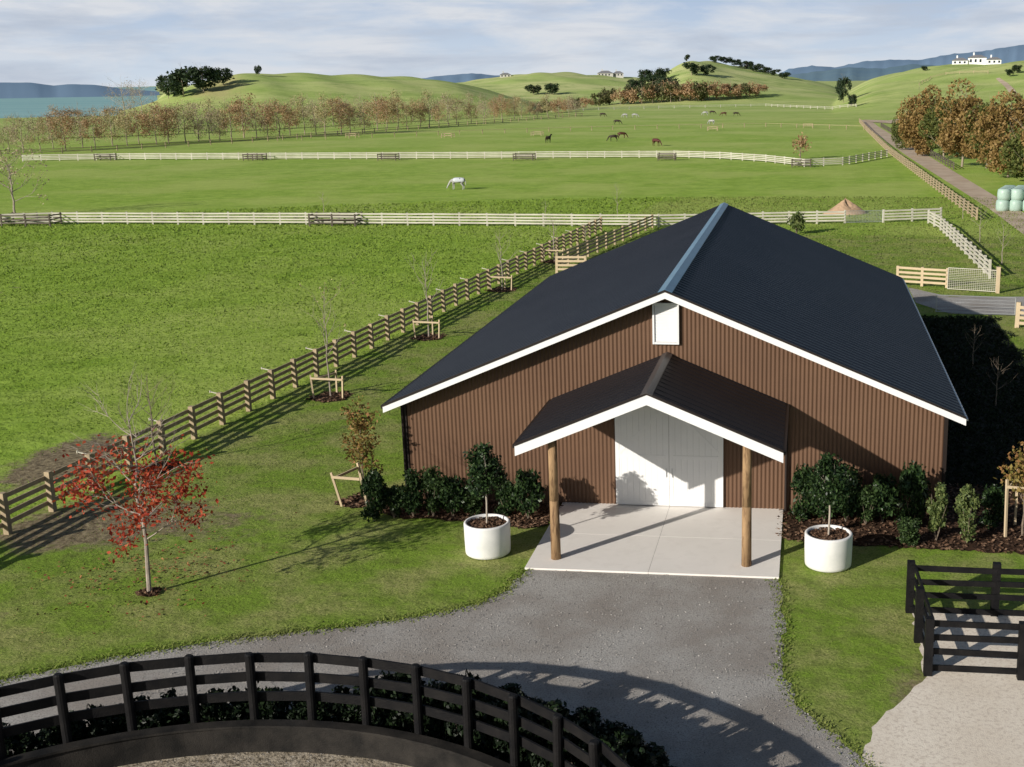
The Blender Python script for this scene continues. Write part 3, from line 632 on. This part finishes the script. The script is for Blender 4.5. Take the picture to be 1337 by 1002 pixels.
# ------------------------------------------------------------------ planters with standard trees
def planter(c, label, tl, seed):
    t = thing('planter', label, 'planter', (c[0], c[1], 0))
    mb = MB(); mb.lathe([(0,.02),(.64,.02),(.675,.05),(.685,.12),(.695,.5),(.70,.96),(.695,1.0),(.675,1.02),(.62,1.02),(.61,1.0),(.605,.85)], 56); mb.build('pot', M['pot'], t, True)
    mb = MB(); mb.lathe([(.604,.90),(.3,.93),(.01,.95)], 24); mb.build('soil', M['mulch'], t)
    r = np.random.default_rng(seed); a = r.uniform(0,6.28,500); d = .58*np.sqrt(r.random(500))
    link('bark_chip_layer', leafmesh('bark_chip_layer', np.column_stack([d*np.cos(a), d*np.sin(a), .94+.03*r.random(500)]), .1, M['chips'], seed, True), t)
    tr = thing('standard_tree', tl, 'tree', (c[0], c[1], .93)); R = random.Random(seed); mb = MB(); tips = []
    mb.tube((0,0,0),(.02,.01,.7),.035,.03); mb.tube((.02,.01,.7),(0,0,1.4),.03,.026)
    for k in range(6):
        t_ = k*1.05; grow(mb, Vector((0,0,1.15+.05*k)), Vector((math.cos(t_)*.6,math.sin(t_)*.6,.7)).normalized(), .55, .016, 1, tips, R)
    mb.tube((0,0,1.4),(0,0,2.2),.024,.012); mb.build('trunk', M['barkpale'], tr)
    P = np.vstack([lobes((0,0,1.66), (.5,.5,.6), 24, .31, 3400, seed, .35), lobes((0,0,2.3), (.2,.2,.3), 6, .2, 380, seed+9, .2)])
    link('crown', leafmesh('crown', P, .105, M['l_glossy'], seed), tr)
planter((-9.49,34.4), 'round white planter left of the porch', 'lollipop shaped glossy evergreen in the left white planter', 41)
planter((.78,34.4), 'round white planter right of the porch', 'lollipop shaped glossy evergreen in the right white planter', 42)
# ------------------------------------------------------------------ shrubs by the barn
SH = {}
def shrubmesh(key, radii, h, n, m, ls, seed):
    P = lobes((0,0,h*.5), (radii*.6,radii*.6,h*.40), 18, radii*.42, n, seed, .3); P = P[P[:,2] > .03]
    mb = MB(); R = random.Random(seed); tips = []
    for k in range(5): t = k*1.26; grow(mb, Vector((0,0,0)), Vector((math.cos(t)*.3,math.sin(t)*.3,1)).normalized(), h*.7, .015, 0, tips, R, ns=4)
    SH[key] = (mb.mesh('stem', M['bark']), leafmesh('foliage', P, ls, m, seed))
for k in range(3):
    shrubmesh(('dark',k), .58, 1.5, 2700, M['l_glossy'], .105, 60+k); shrubmesh(('mid',k), .52, 1.4, 2600, M['l_shrub'], .09, 70+k); shrubmesh(('light',k), .40, 1.6, 2200, M['l_light'], .085, 80+k)
    shrubmesh(('hedge',k), .55, 1.2, 2300, M['l_hedge'], .12, 90+k)
def shrub(name, label, x, y, key, s, sz=1, group=None, rz_=0):
    t = thing(name, label, 'shrub', (x,y,0), rz_, group, (s,s,s*sz)); a, b = SH[key]; link('stem', a, t); link('foliage', b, t)
shL = [(490,674,'dark',1.0,1.2),(515,670,'mid',.9,1.05),(540,669,'dark',.95,1.15),(566,669,'mid',1.1,1.15),(592,669,'dark',1.0,1.1),(618,668,'mid',.85,.95),(662,668,'dark',.9,.95),(690,672,'dark',1.1,1.2)]
for k, (u, v, kd, s, sz) in enumerate(shL):
    c = G(u, v+7); shrub('shrub', 'dark green shrub against the barn left of the porch, %s from the left' % ordw(k), c[0], min(c[1],37.8), (kd,k%3), s, sz)
shR = [(1050,678,'dark',1.1,1.15),(1076,680,'dark',1.0,1.0),(1104,678,'dark',1.1,1.15),(1130,684,'mid',1.0,.95),(1152,680,'dark',1.1,1.15),(1186,712,'mid',.85,.8),(1190,690,'dark',1.15,1.3),(1222,705,'light',1.15,1.15),(1262,708,'light',1.15,1.15),(1296,688,'dark',1.0,.95)]
for k, (u, v, kd, s, sz) in enumerate(shR):
    c = G(u, v+2); shrub('shrub', '%s shrub in the bark bed right of the porch, %s from the left' % ({'dark':'dark green','mid':'mid green','light':'light green upright'}[kd], ordw(k)), c[0], min(c[1],38.1), (kd,k%3), s, sz)
kk = 0
for t in np.arange(150, -20, -2.8):
    a = math.radians(t); rt_ = t < 86; f = min(1, max(0, (92-t)/22)); R_ = RR+.64+random.uniform(-.05,.05)  # right arc raised so the hedge casts a heavier shadow
    s = random.uniform(.74,.84) if rt_ else random.uniform(.70,.90)
    shrub('hedge_shrub', 'low dark hedge shrub outside the round pen fence, %s along from the left' % ordw(kk), RC[0]+R_*math.cos(a), RC[1]+R_*math.sin(a), ('hedge',kk%3), s, (1.05+.75*f)*random.uniform(.92,1.06), 'hedge shrubs around the round pen', random.uniform(0,6)); kk += 1
kk = 0
for row, (dr, zz) in enumerate(((1.35, 1.15), (2.0, .9))):  # extra rows added to thicken the dark shadow mass on the gravel
    for t in np.arange(84-8*row, -18, -3.6):
        a = math.radians(t); R_ = RR+dr+random.uniform(-.12,.12)
        shrub('hedge_shrub', 'added near-black shrub filling the round pen fence shadow, %s row, %s along' % (['second','outer'][row], ordw(kk)), RC[0]+R_*math.cos(a), RC[1]+R_*math.sin(a), ('hedge',kk%3), random.uniform(.85,1.0), zz*random.uniform(.85,1.05), 'added shrubs filling the round pen fence shadow', random.uniform(0,6)); kk += 1
# ------------------------------------------------------------------ near trees
def neartree(name, label, u, v, hpx, tr, th, nb, lev, seed, spread, Lf, leaf=None, n=0, ls=.1, sig=.12, up=.08, bark='bark', nch=3, lowonly=None, z0=0):
    p = place(u, v); h = px2m(p, hpx)*1.03
    t = thing(name, label, 'tree', (p.x, p.y, p.z+z0))
    mb, tips = skeleton(h, tr, th*h, nb, lev, seed, spread, Lf, up, nch); mb.build('trunk', M[bark], t)
    if leaf:
        r = np.random.default_rng(seed); T = tips if lowonly is None else tips[(tips[:,2] < lowonly*h)]
        P = T[r.integers(0,len(T),n)]+r.normal(0,sig,(n,3)); P = P[P[:,2] > .3]; link('crown', leafmesh('crown', P, ls, M[leaf], seed), t)
    return p, h
neartree('maple_tree', 'young maple with red autumn leaves and pale trunk on the left lawn', 195, 775, 275, .07, .25, 20, 2, 5, 1.6, .215, 'l_red', 2100, .12, .18, .06, 'barktwig', 4, .66)
neartree('young_tree', 'slender young tree with yellow green leaves left of the barn corner', 478, 662, 137, .04, .22, 10, 1, 6, .5, .17, 'l_young', 1100, .12, .13, .12)
neartree('bare_sapling', 'bare branching sapling behind the red maple beside the long fence', 205, 612, 125, .045, .3, 9, 2, 8, .7, .3)
neartree('bare_sapling', 'bare staked sapling nearest the barn corner along the long fence', 432, 519, 145, .045, .35, 9, 1, 9, .5, .26, 'l_rus3', 60, .1, .1, bark='barktwig')
neartree('bare_sapling', 'second bare staked sapling going back along the long fence', 560, 441, 112, .05, .35, 9, 1, 10, .5, .26, bark='barktwig')
neartree('bare_sapling', 'third bare staked sapling going back along the long fence', 656, 379, 80, .05, .35, 9, 1, 11, .5, .26, bark='barktwig')
neartree('bare_sapling', 'fourth bare staked sapling where the two timber fences converge', 724, 342, 62, .05, .35, 9, 1, 12, .5, .26, bark='barktwig')
neartree('young_tree', 'young tree with orange leaves at the right edge beside the bark bed', 1335, 700, 120, .04, .3, 9, 1, 13, .7, .22, 'l_young', 900, .13, .16)
neartree('bare_tree', 'wide bare tree beside the left edge beyond the nearer white fence', 20, 283, 78, .14, .22, 12, 2, 14, 1, .36, 'l_rus2', 500, .22, .3, bark='barktwig')
for lab, u, v, h in [('thin bare sapling above the dark pen on the nearer white fence',423,280,30),('thin bare sapling just behind the nearer white fence left of the barn ridge',806,284,45),('thin bare sapling behind the nearer white fence where the long fence ends',713,290,28),
    ('bare sapling on the verge by the top of the curving pale fence',1257,286,32),('bare sapling beside the lane, in the middle of three',1279,316,50),('taller bare sapling nearest the right edge beside the lane',1308,346,62),('bare sapling in the pasture just left of the barn ridge',765,322,30),
    ('bare sapling in the barn shadow at right, back one',1270,478,55),('bare sapling in the barn shadow at right, front one',1300,530,65)]:
    neartree('bare_sapling', lab, u, v, h, .035, .3, 8, 1, u, .6, .28, bark='barktwig' if v < 400 else 'bark')
neartree('young_tree', 'small russet tree touching the far white fence near its bend', 1045, 208, 27, .12, .25, 9, 1, 30, .9, .3, 'l_rus1', 300, .4, .3)
neartree('bush', 'small green bush poking up behind the barn roof right of the ridge', 1040, 306, 26, .06, .1, 9, 1, 31, .9, .3, 'l_light', 400, .3, .2)
def stakes(label, u, v, w_, h, slant=0):
    p = place(u, v); t = thing('tree_stakes', label, 'tree stake', (p.x, p.y, 0)); m = M['tan']
    for k, (dx, dy) in enumerate(((-w_,-.3),(w_,-.3),(0,.75))):
        mb = MB(); mb.bar((dx,dy,-.1),(dx*1.12+slant,dy*1.1,h),.07,.07); mb.build('stake', m, t)
    mb = MB(); mb.bar((-w_*1.1+slant,-.36,h*.88),(w_*1.1+slant,-.36,h*.84),.04,.09); mb.build('crossbar', m, t)
    mb = MB(); mb.bar((-w_*1.1+slant,-.30,h*.8),(slant,.8,h*.86),.04,.09); mb.build('crossbar', m, t)
stakes('pale stakes and crossbar around the staked sapling nearest the barn corner', 432, 519, .68, 1.1)
stakes('pale stakes around the second sapling along the long fence', 560, 441, .68, 1.1)
stakes('pale stakes around the third sapling along the long fence', 656, 379, .7, 1.1)
stakes('pale stakes around the fourth sapling near the converging fences', 724, 342, .7, 1.1)
stakes('leaning timber stakes beside the yellow green young tree', 468, 658, .45, 1.2, -.25)
stakes('tall timber stakes around the young tree at the right edge', 1330, 698, .45, 1.9)
# ------------------------------------------------------------------ far trees (10 m models, scaled)
FT = {}
def fartree(key, leafm, n, ls, seed, radii=(2.6,2.6,3.6), cz=5.6, lr=1.2, lev=1, nl=16, th=.2, bark='barkfar', shell=.3):
    mb, tips = skeleton(10, .15, th*10, 10, lev, seed, .9, .3, .1, 3, 4)
    P = lobes((0,0,cz), radii, nl, lr, n, seed, shell); P = P[P[:,2] > .3]
    FT[key] = (mb.mesh('trunk', M[bark]), leafmesh('crown', P, ls, M[leafm], seed))
for k in range(3):
    fartree(('rus1',k), 'l_rus1', 1800, .28, 100+k, (3.1,3.1,3.8), 5.2, 1.4+.2*k, nl=18+4*k, shell=.15); fartree(('rus2',k), 'l_rus2', 1200, .25, 110+k, (3.2,3.2,3.9), 5.2, 1.4+.2*k, nl=16+4*k, shell=.15); fartree(('rus3',k), 'l_rus3', 1500, .27, 120+k, (2.9,3.1,3.9), 5.2, 1.4+.2*k, nl=16+4*k, shell=.15)
    fartree(('olive',k), 'l_olive', 1500, .7, 130+k, (4.4,4.4,3.6), 4.4, 1.8); fartree(('dark',k), 'l_dark', 1500, .8, 140+k, (4.0,4.0,3.4), 5.2, 1.8, th=.1)
    fartree(('autumn',k), 'l_autumn', 7500, .34, 150+k, (2.9,2.9,3.9), 4.8, 1.5, nl=22, th=.1, shell=.75); fartree(('grn',k), 'l_grn', 7500, .34, 155+k, (2.9,2.9,3.9), 4.8, 1.5, nl=22, th=.1, shell=.75)
    fartree(('bushy',k), 'l_rus1', 1500, .65, 160+k, (4.8,4.8,3.4), 4.2, 1.8, th=.05)
fartree(('bare',0), 'l_rus2', 1300, .18, 170, (4,4,3.5), 6, 1.8, lev=2, bark='barkpale', shell=.1)
def far(name, label, cat, u, v, hpx, key, wide=1, group=None):
    p = place(u, v); s = px2m(p, hpx)/9.6
    t = thing(name, label, cat, (p.x, p.y, p.z), (u*1.7) % 6.28, group, (s*wide, s*wide, s)); a, b = FT[key]; link('trunk', a, t); link('crown', b, t)
R = random.Random(4)
row = []
u = -6
while u < 765:
    vb = np.interp(u, [0,120,250,400,560,700,770], [201,194,186,177,167,154,149]); h = np.interp(u, [0,100,200,300,420,500,600,700,770], [46,46,50,52,52,46,40,28,24])*R.uniform(.78,1.12)
    row.append((u, vb+R.uniform(-2,2), h)); u += np.interp(u, [0,300,600,770], [20,18,15,11])*R.uniform(.7,1.25)
for k, (u, v, h) in enumerate(row):
    kd = R.choice(['rus1','rus1','rus2','rus3'] if u > 350 else ['rus1','rus2','rus2','rus3'])
    far('avenue_tree', 'russet autumn tree in the long avenue across the pasture, %s from the left' % ordw(k), 'tree', u, v, h, (kd,R.randrange(3)), R.uniform(.9,1.2), 'avenue of autumn trees')
u = 20; k = 0
while u < 690:
    vb = np.interp(u, [0,120,250,400,560,700], [184,180,174,166,157,149]); 
    far('avenue_tree', 'autumn tree in the rear row of the avenue, %s from the left' % ordw(k), 'tree', u, vb, R.uniform(34,44)*np.interp(u,[0,400,620],[1,1,.75]), (R.choice(['rus1','rus3','rus2']),R.randrange(3)), 1.1, 'rear row of the avenue'); k += 1; u += R.uniform(16,26)
for lab, u, v, h, wd in [('large dark evergreen on the left hill, tallest in its clump',240,127,42,1.2),('dark evergreen in the middle of the hilltop clump at left',266,121,36,1.3),('low dark evergreen at the right end of the hilltop clump',292,112,24,1.4),('dark evergreen at the lower left end of the hilltop clump',220,129,32,1.1),('small dark tree alone on the left hill crest',337,99,14,.7),
    ('round dark tree on the very top of the knoll',897,79,10,.8),('dark tree clump left side of the central pasture hill',697,124,14,1.6),('dark tree beside the clump on the central pasture hill',722,124,16,1.5),
    ('dark tree below the distant central house',842,108,18,1.4),('dark tree right of the one below the central house',862,110,22,1.3),('dark bush on the slope under the knoll, left one',903,99,19,1.4),('dark bush on the slope under the knoll, right one',924,99,16,1.4),
    ('dark tree rising above the left part of the russet hedgerow',830,126,24,1.3),('dark tree rising above the middle of the russet hedgerow',852,124,28,1.3),('dark tree rising above the right part of the russet hedgerow',874,124,24,1.2),
    ('dark conifer standing at the far end of the lane',1101,134,36,.6),('small dark tree right of the lane end conifer',1112,140,18,.8),('dark trees left of the white hilltop house',1207,93,7,1.4),('dark tree on the right hill at the photo edge',1328,96,12,1.3),('dark tree lower on the right hill at the photo edge',1318,100,10,1.3)]:
    far('evergreen_tree', lab, 'tree', u, v, h, ('dark', int(u)%3), wd)
for k, (u, v, h) in enumerate([(935,82,10),(948,84,10),(961,87,10),(974,90,11),(987,94,11),(1000,97,10),(1012,99,9),(1024,103,9)]):
    far('evergreen_tree', 'evergreen in the line descending the knoll ridge, %s from the top' % ordw(k), 'tree', u, v, h, ('dark',k%3), 1.9, 'evergreens down the knoll ridge')
hr = [(700,150,18,'bushy'),(712,148,20,'olive'),(724,147,18,'bushy'),(738,146,18,'bushy'),(752,144,18,'olive'),(767,142,18,'bushy'),(782,139,20,'olive'),(796,137,24,'olive'),(810,137,25,'bushy'),(824,136,26,'olive'),(838,136,28,'bushy'),(852,135,32,'olive'),(864,134,30,'bushy'),(876,134,29,'olive'),(888,133,30,'bushy'),(900,132,29,'bushy'),(912,132,28,'olive'),(926,131,28,'bushy'),(940,130,26,'bushy'),(954,129,25,'bushy'),(966,128,23,'olive'),(978,127,22,'bushy'),(990,125,19,'bushy')]
for k, (u, v, h, kd) in enumerate(hr):
    far('hedgerow_tree', '%s tree in the hedgerow at the foot of the knoll, %s counted from left' % ('olive' if kd=='olive' else 'russet', ordw(k)), 'tree', u, v, h, (kd,k%3), 1.15, 'hedgerow at the foot of the knoll')
far('bare_tree', 'tall pale leafless tree left of the hilltop evergreens', 'tree', 163, 152, 46, ('bare',0), 1.2)
far('bare_tree', 'second pale leafless tree close behind the tall one at left', 'tree', 186, 150, 42, ('bare',0), 1.1)
for k, (u, v, h, kd, wd) in enumerate([(1182,196,58,'grn',.85),(1204,204,88,'autumn',.9),(1232,208,84,'grn',1.0),(1256,218,108,'autumn',.95),(1288,220,92,'grn',1.0),(1316,232,112,'autumn',1.0),(1347,238,106,'grn',1),(1384,250,125,'autumn',1)]):
    far('lane_tree', 'bushy %s tree beside the lane at right, %s from the left' % ({'autumn':'golden brown','grn':'olive green'}[kd], ordw(k)), 'tree', u, v, h, (kd,k%3), wd, 'trees beside the lane')
# ------------------------------------------------------------------ houses on the hills
def house(label, u, v, wpx, h, wallm, roofm, wings, rzr=0):
    p = place(u, v); w_ = px2m(p, wpx); t = thing('house', label, 'house', (p.x, p.y, p.z-.3), -math.atan2(p.x, p.y)+rzr)
    for (fx0, fx1, y0, dep, hh, rh) in wings:
        x0, x1 = fx0*w_, fx1*w_; mb = MB(); mb.box(x0,x1,y0,y0+dep,-1.5,hh*h); wl = mb.build('wall', wallm, t)
        mb = MB(); o = .4; ym = y0+dep/2; z = hh*h; ins = min((x1-x0)*.3, dep/2)
        mb.add([(x0-o,y0-o,z),(x1+o,y0-o,z),(x1+o,y0+dep+o,z),(x0-o,y0+dep+o,z),(x0+ins,ym,z+rh),(x1-ins,ym,z+rh)], [(0,1,5,4),(1,2,5),(2,3,4,5),(3,0,4),(3,2,1,0)]); rf = mb.build('roof', roofm, t)
        xx = x0+1
        while xx < x1-1.5:
            mb = MB(); mb.box(xx,xx+1.1,y0-.04,y0-.004,z*.35,z*.8); mb.build('window', M['window'], t); xx += 2.6
        mb = MB(); xm = x0+(x1-x0)*.3; mb.box(xm-.4,xm+.4,ym-.4,ym+.4,z+rh*.4,z+rh+1.3); mb.build('chimney', wallm, rf)
house('white hilltop homestead with several chimneys above the lane trees', 1275, 84, 62, 3.0, M['white'], M['roofgrey'], [(-.5,-.18,0,8,.8,1.5),(-.178,.2,1,9,1.25,1.6),(.202,.5,0,8,.85,1.4)])
house('low grey roofed house among trees on the central hill', 797, 97, 34, 2.8, M['cream'], M['roofgrey'], [(-.5,.1,0,9,1,2),(.102,.5,2,8,.9,1.8)])
house('tiny pale farmhouse on the crest left of the central house', 660, 101, 14, 2.2, M['cream'], M['roofgrey'], [(-.5,.5,0,6,1,1.4)])
# ------------------------------------------------------------------ bales and soil heap
mb = MB(); mb.lathe([(0,0),(.50,0),(.64,.08),(.69,.35),(.70,.6),(.69,.85),(.64,1.12),(.50,1.2),(.0,1.2)], 20); bm_ = mb.mesh('bale', M['bale'], True)
b0 = place(1303, 272)
for lay in range(2):
    for i in range(5):
        for j in range(4):
            o = link('hay_bale', bm_); o.location = (b0.x+i*1.33+lay*.1+j*.4, b0.y-3+j*1.36, lay*1.14)
            tag(o, 'pale green wrapped bale, %s layer, %s from the left in its %s row back' % (['bottom','top'][lay], ordw(i), ordw(j)), 'hay bale', 'wrapped bales stacked beside the lane')
p = place(1103, 279); mb = MB(); nr_, na_ = 14, 40; vs = []
for i in range(nr_):
    for j in range(na_):
        r = i/(nr_-1); t = 2*math.pi*j/na_; z = 1.35*(1-r)**.9*(1+.18*math.sin(3*t+1)+random.uniform(-.05,.05))
        vs.append((2.3*r*math.cos(t)*(1+.1*math.sin(2*t)), 1.6*r*math.sin(t), z if i < nr_-1 else -.05))
mb.add(vs, [(i*na_+j, (i+1)*na_+j, (i+1)*na_+(j+1)%na_, i*na_+(j+1)%na_) for i in range(nr_-1) for j in range(na_)])
o = mb.build('soil_heap', M['mound']); o.location = p; tag(o, 'heap of reddish brown soil in front of the nearer white fence', 'soil heap')
# ------------------------------------------------------------------ horses
def horsemesh(name, graze, m):
    V = [(-.1,0,1.2,.34),(-.75,0,1.28,.31),(.5,0,1.22,.32)]; E = [(0,1),(0,2)]
    def chain(root, pts):
        a = root
        for p in pts: V.append(p); E.append((a, len(V)-1)); a = len(V)-1
    if graze: chain(2, [(.85,0,1.25,.22),(1.15,0,.92,.15),(1.38,0,.55,.12),(1.52,0,.32,.1),(1.6,0,.12,.07)])
    else: chain(2, [(.8,0,1.42,.22),(1.05,0,1.72,.15),(1.2,0,1.95,.13),(1.42,0,1.82,.11),(1.62,0,1.66,.07)])
    chain(1, [(-1.05,0,1.3,.07),(-1.16,0,.95,.06),(-1.15,0,.6,.04)])
    for s in (-1,1):
        chain(1, [(-.72,s*.16,1.02,.19),(-.58,s*.19,.82,.12),(-.86,s*.19,.5,.065),(-.8,s*.19,.12,.045),(-.74,s*.19,.03,.06)])
        chain(2, [(.55,s*.16,.98,.15),(.6,s*.17,.72,.09),(.6,s*.17,.48,.06),(.6,s*.17,.12,.042),(.66,s*.17,.03,.06)])
    me = bpy.data.meshes.new('tmp'); me.from_pydata([v[:3] for v in V], E, []); o = bpy.data.objects.new('tmp', me); COL.objects.link(o)
    md = o.modifiers.new('Skin', 'SKIN'); md.use_smooth_shade = True
    sv = me.skin_vertices[0].data
    for i, v in enumerate(V): sv[i].radius = (v[3], v[3]); sv[i].use_root = (i == 0)
    sb = o.modifiers.new('s', 'SUBSURF'); sb.levels = 1; sb.render_levels = 1
    dg = bpy.context.evaluated_depsgraph_get(); r = bpy.data.meshes.new_from_object(o.evaluated_get(dg)); r.name = name
    bpy.data.objects.remove(o); r.materials.clear(); r.materials.append(m); return r
def rugmesh(m):
    mb = MB(); xs = [-1.0,-.85,-.45,0,.35,.55]; rr_ = [.22,.34,.36,.36,.34,.28]; n = 12
    vs = [(x, r*1.02*math.cos(t), 1.22+r*1.08*math.sin(t) if t >= 0 and t <= math.pi else 1.22+r*math.sin(t)*.8) for x, r in zip(xs, rr_) for t in np.linspace(-.5, math.pi+.5, n)]
    mb.add(vs, [(i*n+j, i*n+j+1, (i+1)*n+j+1, (i+1)*n+j) for i in range(5) for j in range(n-1)]); return mb.mesh('rug', m, True)
HM = {}
for gz in (True, False):
    for c in ('horse_dark','horse_brown','horse_grey'): HM[(gz,c)] = horsemesh('body', gz, M[c])
rg = rugmesh(M['rug']); rgr = rugmesh(M['rugred'])
for lab, u, v, gz, c, rug, rot in [
 ('pale rugged horse grazing alone between the two white fences',598,248,True,'horse_grey',rg,math.pi*.95),
 ('dark horse standing in the pasture just right of the middle, leftmost one',716,187,False,'horse_dark',None,1.2),
 ('dark horse grazing left of the maroon rugged horse',801,185,True,'horse_dark',None,math.pi),
 ('chestnut horse facing away behind the dark grazing horse',812,181,True,'horse_brown',None,.4),
 ('maroon rugged horse grazing above the far white fence',857,191,True,'horse_brown',rgr,-.6),
 ('distant dark horse left of two white ones',787,153,True,'horse_dark',None,0),
 ('distant white horse, left one of the pair mid field',816,154,True,'horse_grey',None,2.8),
 ('distant white horse, right one of the pair mid field',829,154,True,'horse_grey',None,0),
 ('distant dark horse left end of the right group',806,163,True,'horse_dark',None,0),
 ('distant grey horse in the middle of the right group',921,151,True,'horse_grey',None,3),
 ('distant dark horse just right of the grey one',930,150,True,'horse_dark',None,0),
 ('distant brown horse right part of the right group',945,152,True,'horse_brown',None,3),
 ('distant dark horse right end of the right group',961,152,True,'horse_dark',None,0),
 ('distant grey horse below the right group near the timber guard',929,163,True,'horse_grey',None,2.6)]:
    p = place(u, v); t = thing('horse', lab, 'horse', tuple(p), rot); link('body', HM[(gz,c)], t)
    if rug: link('rug', rug, t)
